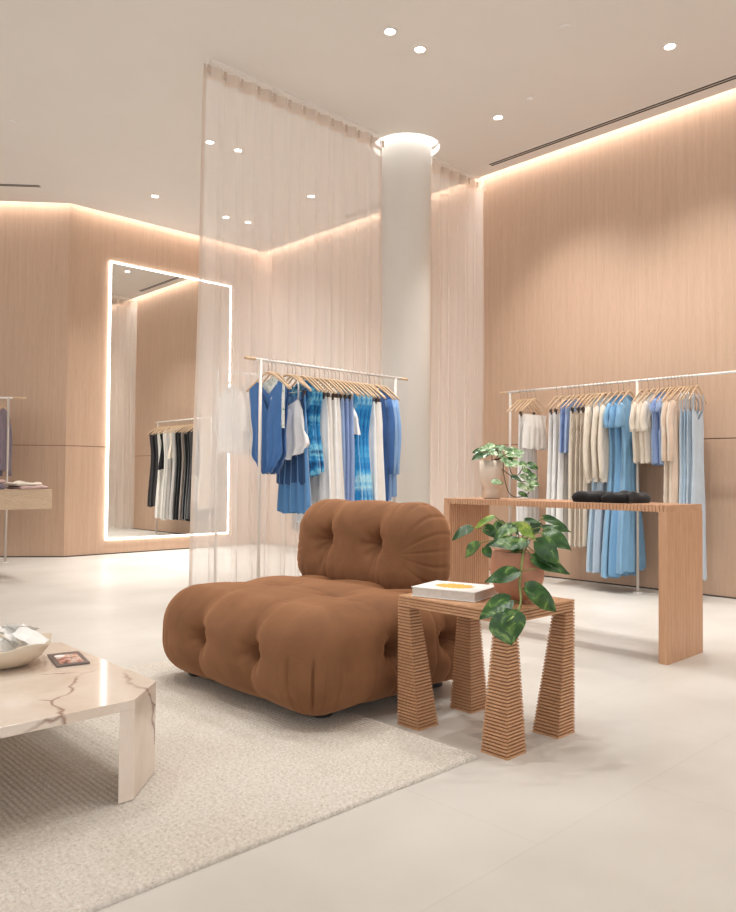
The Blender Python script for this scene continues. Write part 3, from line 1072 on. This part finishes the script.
# ------------------------------------------------------------------ plants
def leaf(parent, base, tip, wd, m, droop=.15, fold=.25, nrm=None, name='leaf', origin=Vector((0, 0, 0)), seed=0):
    rnd = random.Random(seed)
    base, tip = Vector(base), Vector(tip)
    ax = tip-base
    L = ax.length
    ax.normalize()
    nn = nrm or (-fw*.75+Vector((rnd.uniform(-.35, .35), rnd.uniform(-.35, .35), .65)))
    nn = (nn-nn.dot(ax)*ax).normalized()
    sd = ax.cross(nn)
    NL, NW = 10, 8
    vs = []
    for j in range(NL+1):
        t_ = j/NL
        # heart-shaped half width
        hw = wd/2*(math.sin(PI*min(1, t_**.62))**.85)*(1.0 if t_ < 1 else 0)
        if j == 0:
            hw = wd*.10
        for i in range(NW+1):
            s = -1+2*i/NW
            back = -.10*L*abs(s)*(1 if t_ < .25 else 0)*(1-t_*4)
            p = base+ax*(L*t_+back)+sd*(hw*s)-nn*(fold*abs(s)*hw*-.6)-nn*(droop*L*(t_-.35)**2*1.2)
            p += nn*(.03*L*math.sin(t_*7+s*2+seed))
            p.z -= droop*L*t_*t_*.3
            vs.append(p-origin)
    fs = [(j*(NW+1)+i, j*(NW+1)+i+1, (j+1)*(NW+1)+i+1, (j+1)*(NW+1)+i) for j in range(NL) for i in range(NW)]
    o = MB().add(vs, fs).build(name, m, parent, smooth=True)
    return o


def bez(pts, n=14):
    """smooth curve through points (Catmull-Rom)"""
    pts = [Vector(p) for p in pts]
    P = [pts[0]]+pts+[pts[-1]]
    out = []
    for i in range(1, len(P)-2):
        for k_ in range(n):
            t_ = k_/n
            a, b_, c, d = P[i-1], P[i], P[i+1], P[i+2]
            out.append(.5*((2*b_)+(c-a)*t_+(2*a-5*b_+4*c-d)*t_*t_+(3*b_-a-3*c+d)*t_**3))
    out.append(pts[-1])
    return out


PC = Vector((2.481, 1.754, sh+.001))
t = thing('potted_pothos', 'trailing green pothos in a round terracotta pot on the side table', 'plant', PC)
prof = [(.030, .004), (.055, .012), (.084, .040), (.101, .085), (.105, .125), (.101, .165), (.096, .193), (.090, .193), (.094, .150), (.080, .12)]
pot = MB().lathe(prof, n=48).build('pot', M['terracotta'], t, smooth=True)
for a in range(3):
    MB().lathe([(.010, 0), (.012, .012), (.0, .02)], (.042*math.cos(a*2.1+.4), .042*math.sin(a*2.1+.4), 0), 10).build('foot', M['terracotta'], pot)
MB().lathe([(.093, .176), (.05, .184), (0, .186)], n=32).build('soil', M['soil'], t)
D0 = (PC-Vector((0, 0, CAMH))).dot(fw)
sc_ = 4.144
zp = lambda x, y: (440+x/sc_, 430+y/sc_)
LV = [  # base, tip, width(px in crop), depth offset, material, droop
    ((130, 402), (50, 448), 40, -.03, 'leaf'), ((222, 357), (142, 402), 26, -.02, 'leaf_y'), ((160, 470), (100, 524), 58, -.05, 'leaf'),
    ((185, 402), (240, 442), 42, .0, 'leaf'), ((183, 488), (212, 528), 36, -.06, 'leaf'), ((330, 470), (190, 466), 60, -.09, 'leaf'),
    ((312, 398), (222, 442), 52, -.03, 'leaf'), ((378, 424), (296, 380), 48, -.02, 'leaf_y'), ((336, 416), (404, 446), 34, -.06, 'leaf_y'),
    ((352, 372), (424, 384), 22, .03, 'leaf'), ((430, 362), (532, 402), 36, .04, 'leaf_v2'), ((424, 402), (548, 412), 28, .0, 'leaf_v2'),
    ((432, 426), (550, 490), 64, -.04, 'leaf'), ((402, 462), (502, 552), 74, -.10, 'leaf'), ((388, 530), (544, 586), 62, -.11, 'leaf'),
    ((398, 512), (470, 560), 50, -.09, 'leaf'), ((322, 588), (182, 622), 56, -.16, 'leaf'), ((358, 652), (490, 742), 88, -.20, 'leaf'),
    ((290, 702), (162, 772), 72, -.26, 'leaf'), ((262, 756), (302, 888), 128, -.30, 'leaf'), ((300, 760), (236, 790), 50, -.29, 'leaf_y'),
    ((240, 378), (262, 440), 40, .05, 'leaf'), ((400, 385), (372, 440), 40, .02, 'leaf'), ((275, 395), (330, 430), 44, .06, 'leaf'), ((360, 455), (300, 500), 42, -.08, 'leaf')]
M['leaf_v2'] = M['leaf']
for i, (b_, e_, w_, dz, m_) in enumerate(LV):
    d = D0+dz
    pb, pe = at(*zp(*b_), d), at(*zp(*e_), d-.03+.02*(i % 3))
    leaf(t, pb, pe, w_/sc_/F*d*1.3, M[m_], seed=i, origin=PC)
    # petiole to the crown
    if i not in (17, 18, 19, 20, 16):
        crown = PC+Vector((.02*math.sin(i*2.1), .02*math.cos(i*1.7), .185))
        mid = (crown+pb)/2+Vector((0, 0, .03))
        MB().tube([p-PC for p in bez([crown, mid, pb], 6)], .0022, 5).build('stem', M['vine'], t, smooth=True)
vp = [at(*zp(345, 500), D0-.09), at(*zp(338, 560), D0-.125), at(*zp(330, 640), D0-.16), at(*zp(335, 700), D0-.22), at(*zp(322, 750), D0-.275), at(*zp(285, 765), D0-.29)]
vp = [PC+Vector((-.03, -.03, .186))]+vp
vn = MB().tube([p-PC for p in bez(vp, 8)], .0045, 7).build('trailing_vine', M['vine'], t, smooth=True)
for a_, b_ in (((332, 590), (322, 588)), ((334, 660), (358, 652)), ((328, 715), (290, 702)), ((335, 585), (396, 575))):
    MB().tube([at(*zp(*a_), D0-.14)-PC, at(*zp(*b_), D0-.145)-PC], .0022, 5).build('stem', M['vine'], t, smooth=True)

# second plant on the console
QC = Vector((4.19, 3.17, bh+.001))
t = thing('potted_plant', 'small variegated trailing plant in a beige pot on the console\'s left end', 'plant', QC)
pr_ = [(.050, 0), (.058, .004), (.056, .05), (.054, .075), (.080, .110), (.084, .18), (.084, .258), (.079, .258), (.077, .235)]
MB().lathe(pr_, n=40).build('pot', M['beige_ceramic'], t, smooth=True)
MB().lathe([(.078, .24), (0, .248)], n=24).build('soil', M['soil'], t)
D1 = (QC-Vector((0, 0, CAMH))).dot(fw)
s2 = 7.36
zq = lambda x, y: (430+x/s2, 400+y/s2)
rnd = random.Random(11)
cl = [(350, 375), (395, 355), (430, 335), (470, 345), (500, 365), (540, 350), (580, 360), (620, 372), (660, 380), (400, 395), (450, 385), (520, 400), (345, 410), (590, 395),
      (650, 400), (600, 440), (640, 455), (690, 470), (720, 520), (700, 560), (735, 590), (760, 560), (690, 630), (720, 650), (690, 690), (740, 640), (500, 600), (640, 570), (600, 470), (560, 440), (760, 480), (770, 610)]
for i, (x_, y_) in enumerate(cl):
    ang = rnd.uniform(-.5, .5)+(PI if x_ < 480 and y_ < 450 else 0)
    Lx = rnd.uniform(60, 92)
    c_, s_ = math.cos(ang)*Lx/2, abs(math.sin(ang))*Lx/2
    dd = D1-.10+rnd.uniform(-.07, .07)
    leaf(t, at(*zq(x_-c_, y_-s_*.5), dd), at(*zq(x_+c_, y_+s_+6), dd-.02), rnd.uniform(34, 50)/s2/F*dd*1.45, M['leaf_v' if i % 3 else 'leaf'], seed=i+50, origin=QC)
top0 = QC+Vector((0, 0, .25))
for pts in ([(530, 430), (545, 560), (580, 680), (640, 715), (720, 690), (740, 620)], [(560, 430), (600, 540), (650, 550), (690, 480)], [(540, 420), (600, 470), (660, 470), (720, 520)],
            [(600, 560), (670, 600), (730, 590)], [(450, 400), (400, 380), (350, 400)], [(500, 410), (490, 360), (440, 345)], [(560, 400), (620, 380), (670, 385)]):
    MB().tube([p-QC for p in bez([top0]+[at(*zq(*p), D1-.10) for p in pts], 6)], .0032, 6).build('vine', M['twig'], t, smooth=True)

# ------------------------------------------------------------------ sofa (tufted armless seat)
def cushion(name, m, parent, c, dims, r, tufts, creases, bulge, pleats=None, N=80, lean=None):
    """rounded box with deep buttons, creases and puffed panels; c centre, dims half sizes"""
    hx, hy, hz = dims
    verts, faces, idx = [], [], {}

    def vid(key, P):
        if key not in idx:
            idx[key] = len(verts)
            verts.append(P)
        return idx[key]
    for axis in range(3):
        for sg in (-1, 1):
            u_, v_ = [(1, 2), (2, 0), (0, 1)][axis]
            for a in range(N):
                for b_ in range(N):
                    q = []
                    for da, db in ((0, 0), (1, 0), (1, 1), (0, 1)):
                        k_ = [0, 0, 0]
                        k_[axis] = N*sg
                        k_[u_] = -N+2*(a+da)
                        k_[v_] = -N+2*(b_+db)
                        q.append(vid(tuple(k_), k_))
                    faces.append(q if sg > 0 else q[::-1])
    V = np.array(verts, float)/N
    # concentrate samples
    V = V*.82+.18*V**3
    d = np.array(dims)
    P = V*d
    rr = np.array(r if hasattr(r, '__len__') else [r]*3)
    inner = np.clip(P, -(d-rr), d-rr)
    D = (P-inner)/rr
    ln = np.linalg.norm(D, axis=1, keepdims=True)
    Dn = D/np.maximum(ln, 1e-9)
    Nn = Dn/rr
    Nn /= np.linalg.norm(Nn, axis=1, keepdims=True)
    P = inner+Dn*rr
    disp = np.zeros(len(P))
    disp += bulge(P, Nn)
    for (tx, ty, tz, dp, sg) in tufts:
        T = np.array([tx, ty, tz])
        dd = np.linalg.norm(P-T, axis=1)
        disp -= dp*np.exp(-(dd/sg)**1.3)
        rel = P-T
        ang = np.arctan2(rel[:, 2]+rel[:, 0]*.6, rel[:, 1]+rel[:, 0]*.4)
        disp += .0035*np.sin(ang*7+tx*9)*np.exp(-((dd-.05)/.045)**2)
    for (pts, dp, sg) in creases:
        pts = [np.array(p, float) for p in pts]
        best = np.full(len(P), 9.)
        bt = np.zeros(len(P))
        for i in range(len(pts)-1):
            a, b_ = pts[i], pts[i+1]
            ab = b_-a
            tt_ = np.clip(((P-a)@ab)/(ab@ab), 0, 1)
            dd = np.linalg.norm(P-(a+tt_[:, None]*ab), axis=1)
            m_ = dd < best
            best[m_] = dd[m_]
            bt[m_] = ((i+tt_)/(len(pts)-1))[m_]
        prof_ = dp*1.35*(1-bt**2*.85)
        disp -= prof_*(.55*np.exp(-(best/(sg*.3))**1.5)+.45*np.exp(-(best/(sg*1.8))**2))
    if pleats:
        disp += pleats(P, Nn)
    P = P+Nn*disp[:, None]
    if lean:
        P = lean(P)
    b = MB()
    b.v = [tuple(p) for p in P]
    b.f = [tuple(f) for f in faces]
    o = b.build(name, m, parent, loc=c, smooth=True)
    return o


SX0, SX1, SY0, SY1, SZ0, SZ1 = 1.82, 2.94, 2.22, 3.46, .025, .47
sc = Vector(((SX0+SX1)/2, (SY0+SY1)/2, 0))
t = thing('lounge_chair', 'low armless brown velvet tufted lounge seat on the edge of the rug', 'armchair', sc)
hx, hy, hz = (SX1-SX0)/2, (SY1-SY0)/2, (SZ1-SZ0)/2
tx_ = [2.33-sc.x, 2.68-sc.x]
ty_ = [-.205, .205]


def seat_bulge(P, Nn):
    cx = np.abs(np.sin((P[:, 0]+.57)/.38*PI))
    cy = np.abs(np.sin((P[:, 1]+.615)/.41*PI))
    topm = np.clip(Nn[:, 2], 0, 1)
    sx = np.clip(np.abs(Nn[:, 0]), 0, 1)
    sy = np.clip(np.abs(Nn[:, 1]), 0, 1)
    crown = (1-(P[:, 0]/hx)**2)*(1-(P[:, 1]/hy)**2)
    return topm*(.016*crown+.005*cx**.7*cy**.7)+sx*.014*(cy**.6)+sy*.02*(cx**.6)-.014


tf = []
cr = []
for ty in ty_:
    tf.append((-hx, ty, .02, .075, .055))
    tf.append((hx, ty, .02, .075, .055))
    cr.append(([(-hx+.01, ty, .02), (-hx+.03, ty-.015, .10), (-hx+.10, ty-.04, .17), (-hx+.2, ty-.03, hz)], .034, .022))
    cr.append(([(-hx+.01, ty, .02), (-hx+.01, ty+.012, -.08), (-hx+.06, ty+.02, -.17)], .022, .028))
for tx in tx_:
    for s in (-1, 1):
        tf.append((tx, s*hy, .02, .09, .06))
        cr.append(([(tx, s*(hy-.01), .02), (tx-.01, s*(hy-.03), .10), (tx-.04, s*(hy-.11), .18), (tx-.08, s*(hy-.25), hz)], .05, .04))
        cr.append(([(tx, s*(hy-.01), .02), (tx+.01, s*(hy-.01), -.08), (tx+.01, s*(hy-.07), -.18)], .04, .036))
    for ty in ty_:
        tf.append((tx, ty, hz, .036, .06))
for tx in tx_[:1]:
    cr.append(([(tx, -.205, hz), (tx-.02, 0, hz), (tx, .205, hz)], .010, .05))


def seat_pleats(P, Nn):
    # gathered fabric at each upright corner
    a = np.arctan2(np.abs(P[:, 1])-hy+.19, np.abs(P[:, 0])-hx+.19)
    near = (np.abs(P[:, 0]) > hx-.24) & (np.abs(P[:, 1]) > hy-.24)
    win = np.exp(-((P[:, 2]+.06)/.10)**4)*np.exp(-((a-PI/4)/.75)**4)
    ph = np.cos(a*22+.8*np.sin(P[:, 2]*9+a*3))
    return np.where(near, -.018*win*(.6+.4*np.sin(a*9))*np.clip(ph, 0, 1)**8+.003*win, 0)


seat = cushion('seat_cushion', M['velvet'], t, (0, 0, (SZ0+SZ1)/2), (hx, hy, hz), (.20, .20, .185), tf, cr, seat_bulge, seat_pleats, N=170)
# backrest
bhx, bhy, bhz = .15, .525, .25
bcx, bcy, bcz = 2.80-sc.x, 2.935-sc.y, .622
tf = [(-bhx, -.175, .035, .06, .05), (-bhx, .205, .035, .06, .05), (bhx, -.19, 0, .06, .05), (bhx, .19, 0, .06, .05)]
cr = []
for ty in (-.175, .205):
    cr.append(([(-bhx, ty, .035), (-bhx, ty-.015, .11), (-bhx+.06, ty-.05, .19), (0, ty-.06, bhz)], .024, .022))
    cr.append(([(-bhx, ty, .035), (-bhx, ty+.015, -.07), (-bhx, ty+.03, -.16)], .014, .022))


def back_bulge(P, Nn):
    cy = np.abs(np.sin((P[:, 1]+.57)/.38*PI))
    return np.abs(Nn[:, 0])*(.018*cy**.6)+np.clip(Nn[:, 2], 0, 1)*.008*cy-.008


def back_pleats(P, Nn):
    a = np.arctan2(P[:, 2], np.abs(P[:, 1])-bhy+.18)
    near = np.abs(P[:, 1]) > bhy-.24
    win = np.exp(-((P[:, 0]+.02)/.11)**4)
    p = np.where(near, -.005*win*np.clip(np.sin(a*15), 0, 1)**3, 0)
    low = np.exp(-((P[:, 2]+bhz-.10)/.05)**2)*np.exp(-((P[:, 0]+bhx-.03)/.06)**2)
    return p-.004*low*np.clip(np.sin(P[:, 1]*75), 0, 1)


def back_lean(P):
    P = P.copy()
    # sides draw in towards the top
    f = np.clip((P[:, 2]+bhz)/(2*bhz), 0, 1)
    P[:, 1] *= 1-.05*f**2
    P[:, 0] += .03*f
    return P


cushion('backrest', M['velvet'], t, (bcx, bcy, bcz), (bhx, bhy, bhz), (.14, .20, .17), tf, cr, back_bulge, back_pleats, N=130, lean=back_lean)
for (fx, fy, z0) in ((2.06-sc.x, 2.425-sc.y, .014), (2.02-sc.x, 3.33-sc.y, .014), (2.78-sc.x, 2.45-sc.y, 0), (2.78-sc.x, 3.25-sc.y, 0)):
    MB().lathe([(.038, z0), (.045, z0+.006), (.045, .06), (.038, .085)], (fx, fy, 0), 28).build('foot', M['dark'], t)

# ------------------------------------------------------------------ rug
rx0, rx1, ry0, ry1 = -.62, 2.185, 1.712, 3.70
nx, ny = 760, 190
xs = np.linspace(rx0, rx1, nx+1)
ys = np.linspace(ry0, ry1, ny+1)
X, Y = np.meshgrid(xs, ys)
rs = np.random.RandomState(3)
pitch = .0195
rib = np.floor((X-rx0)/pitch).astype(int)
phs = rs.rand(rib.max()+2)*6.28
fr = (X-rx0)/pitch-rib
Z = .006+.0065*np.sqrt(np.clip(np.sin(fr*PI), 0, 1))*(.78+.22*np.sin(2*PI*Y/.027+phs[rib]))+rs.rand(*X.shape)*.0012
edge_y = .004*np.abs(np.sin(X*PI/pitch))
Y = Y+np.where(np.arange(ny+1)[:, None] == 0, -edge_y, 0)+np.where(np.arange(ny+1)[:, None] == ny, edge_y, 0)
V = np.stack([X, Y, Z], -1).reshape(-1, 3)
ii = (np.arange(ny)[:, None]*(nx+1)+np.arange(nx)[None]).reshape(-1)
Fq = np.stack([ii, ii+1, ii+nx+2, ii+nx+1], -1)
# skirt down to the floor
bidx = list(range(nx+1))+[j*(nx+1)+nx for j in range(1, ny+1)]+[ny*(nx+1)+i for i in range(nx-1, -1, -1)]+[j*(nx+1) for j in range(ny-1, 0, -1)]
nb = len(bidx)
base = V[bidx].copy()
base[:, 2] = .0005
V2 = np.vstack([V, base])
o0 = len(V)
sk = [(bidx[(i+1) % nb], bidx[i], o0+i, o0+(i+1) % nb) for i in range(nb)]
me = bpy.data.meshes.new('area_rug')
me.from_pydata(V2.tolist(), [], Fq.tolist()+sk)
me.update()
for p in me.polygons:
    p.use_smooth = True
me.materials.append(M['rug'])
o = bpy.data.objects.new('area_rug', me)
col.objects.link(o)
tag(o, 'cream ribbed woven wool rug under the marble table and brown seat', 'rug')

# ------------------------------------------------------------------ coffee table
th_ = .315+.012
fx0, fx1, fy0, fy1, cc = .12, 1.26, 2.185, 3.27, .15
t = thing('coffee_table', 'low cream marble coffee table with clipped corners on the rug', 'table', ((fx0+fx1)/2, (fy0+fy1)/2, 0))
hx, hy = (fx1-fx0)/2, (fy1-fy0)/2
oc = [(-hx+cc, -hy), (hx-cc, -hy), (hx, -hy+cc), (hx, hy-cc), (hx-cc, hy), (-hx+cc, hy), (-hx, hy-cc), (-hx, -hy+cc)]
MB().prism(oc, .315-.030, .315).build('top', M['marble'], t, bevel=.0015)
for sx in (-1, 1):
    for sy in (-1, 1):
        pts = [(sx*(hx-cc-.05), sy*hy), (sx*(hx-cc), sy*hy), (sx*hx, sy*(hy-cc)), (sx*hx, sy*(hy-cc-.05))]
        MB().prism(pts, .013, .315-.030).build('leg', M['marble'], t, bevel=.0015)

TZ = .316
# bowl with wavy rim
BC = Vector((.955, 2.875, TZ))
t = thing('ceramic_bowl', 'wide sand-coloured ceramic bowl with wavy rim on the marble table', 'bowl', BC)


def wob(r, z, th, i):
    f = max(0, z/.09)
    return r*(1+.05*f*math.sin(5*th+.6)), z+.008*f*math.sin(5*th+1.8)


MB().lathe([(.05, 0), (.085, .008), (.13, .040), (.162, .085), (.157, .087), (.124, .046), (.08, .016), (.0, .012)], n=64, wob=wob).build('bowl_body', M['bowl'], t, smooth=True)
M['ink'] = plain('grey_ink', srgb(150, 152, 160), .7)
sachs = [(-.06, .02, .085, 20, .5, -25), (-.005, -.02, .085, 50, .6, -15), (.02, .05, .09, 5, .45, 30), (.055, .0, .10, 70, .6, -30), (.10, -.012, .105, 35, .5, -20), (.04, .03, .125, 100, .35, 25), (-.03, .045, .115, 60, .4, 10)]
for i, (rx_, dx_, z_, a, b_, c_) in enumerate(sachs):
    px_, py_ = rx_*.72+dx_*.69, -rx_*.69+dx_*.72
    tt_ = thing('paper_packet', ('crumpled white paper packet in the bowl, ' + ('at its left side', 'nearest its front rim', 'at the back of the heap', 'in the middle of the heap', 'leaning on the right rim', 'topmost of the heap', 'second from the top')[i]), 'packet', BC+Vector((px_, py_, z_)), R(a), 'white paper packets in the bowl')
    vs = []
    n = 6
    for side in (-1, 1):
        for j in range(n+1):
            for k_ in range(n+1):
                u, v = -1+2*k_/n, -1+2*j/n
                e = (1-u**4)*(1-v**4)
                vs.append((u*.036, v*.056, side*.005*e+.004*math.sin(2*u+i+1.5*v)+.0025*math.sin(6*v+i*2)+.002*math.sin(5*u+3*v+i)))
    m1 = (n+1)**2
    fs = [(s*m1+j*(n+1)+k_, s*m1+j*(n+1)+k_+1, s*m1+(j+1)*(n+1)+k_+1, s*m1+(j+1)*(n+1)+k_) for s in (0, 1) for j in range(n) for k_ in range(n)]
    MB().add(vs, fs).build('packet', M['paper'], tt_, smooth=False, rot=(b_, R(c_), 0))

# booklets
def booklet(x, y, z, rz, wx, wy, h, label, mats):
    tt_ = thing('booklet', label, 'booklet', (x, y, z), rz)
    MB().box(-wx/2, wx/2, -wy/2, wy/2, 0, h).build('cover', mats[0], tt_)
    MB().box(-wx*.36, wx*.36, -wy*.38, wy*.30, h-.0005, h+.0006).build('photo_panel', mats[1], tt_)
    if len(mats) > 2:
        MB().lathe([(wx*.17, 0), (wx*.17, .001), (0, .001)], (-wx*.2, wy*.22, h+.0003), 24).build('white_spot', mats[2], tt_)


k = NT('photo_print')
k.base(k.ramp(k.noise(k.coords(), 28, 3), [(.35, srgb(90, 62, 58)), (.48, srgb(206, 138, 118)), (.58, srgb(226, 208, 192)), (.7, srgb(96, 84, 88))]), .35)
M['photo'] = k.m
M['cover_grey'] = plain('grey_cover', srgb(112, 100, 96), .4)
booklet(1.160, 2.81, TZ, R(-12), .112, .205, .006, 'small grey booklet with a reddish photo cover beside the bowl', (M['cover_grey'], M['photo'], M['paper']))
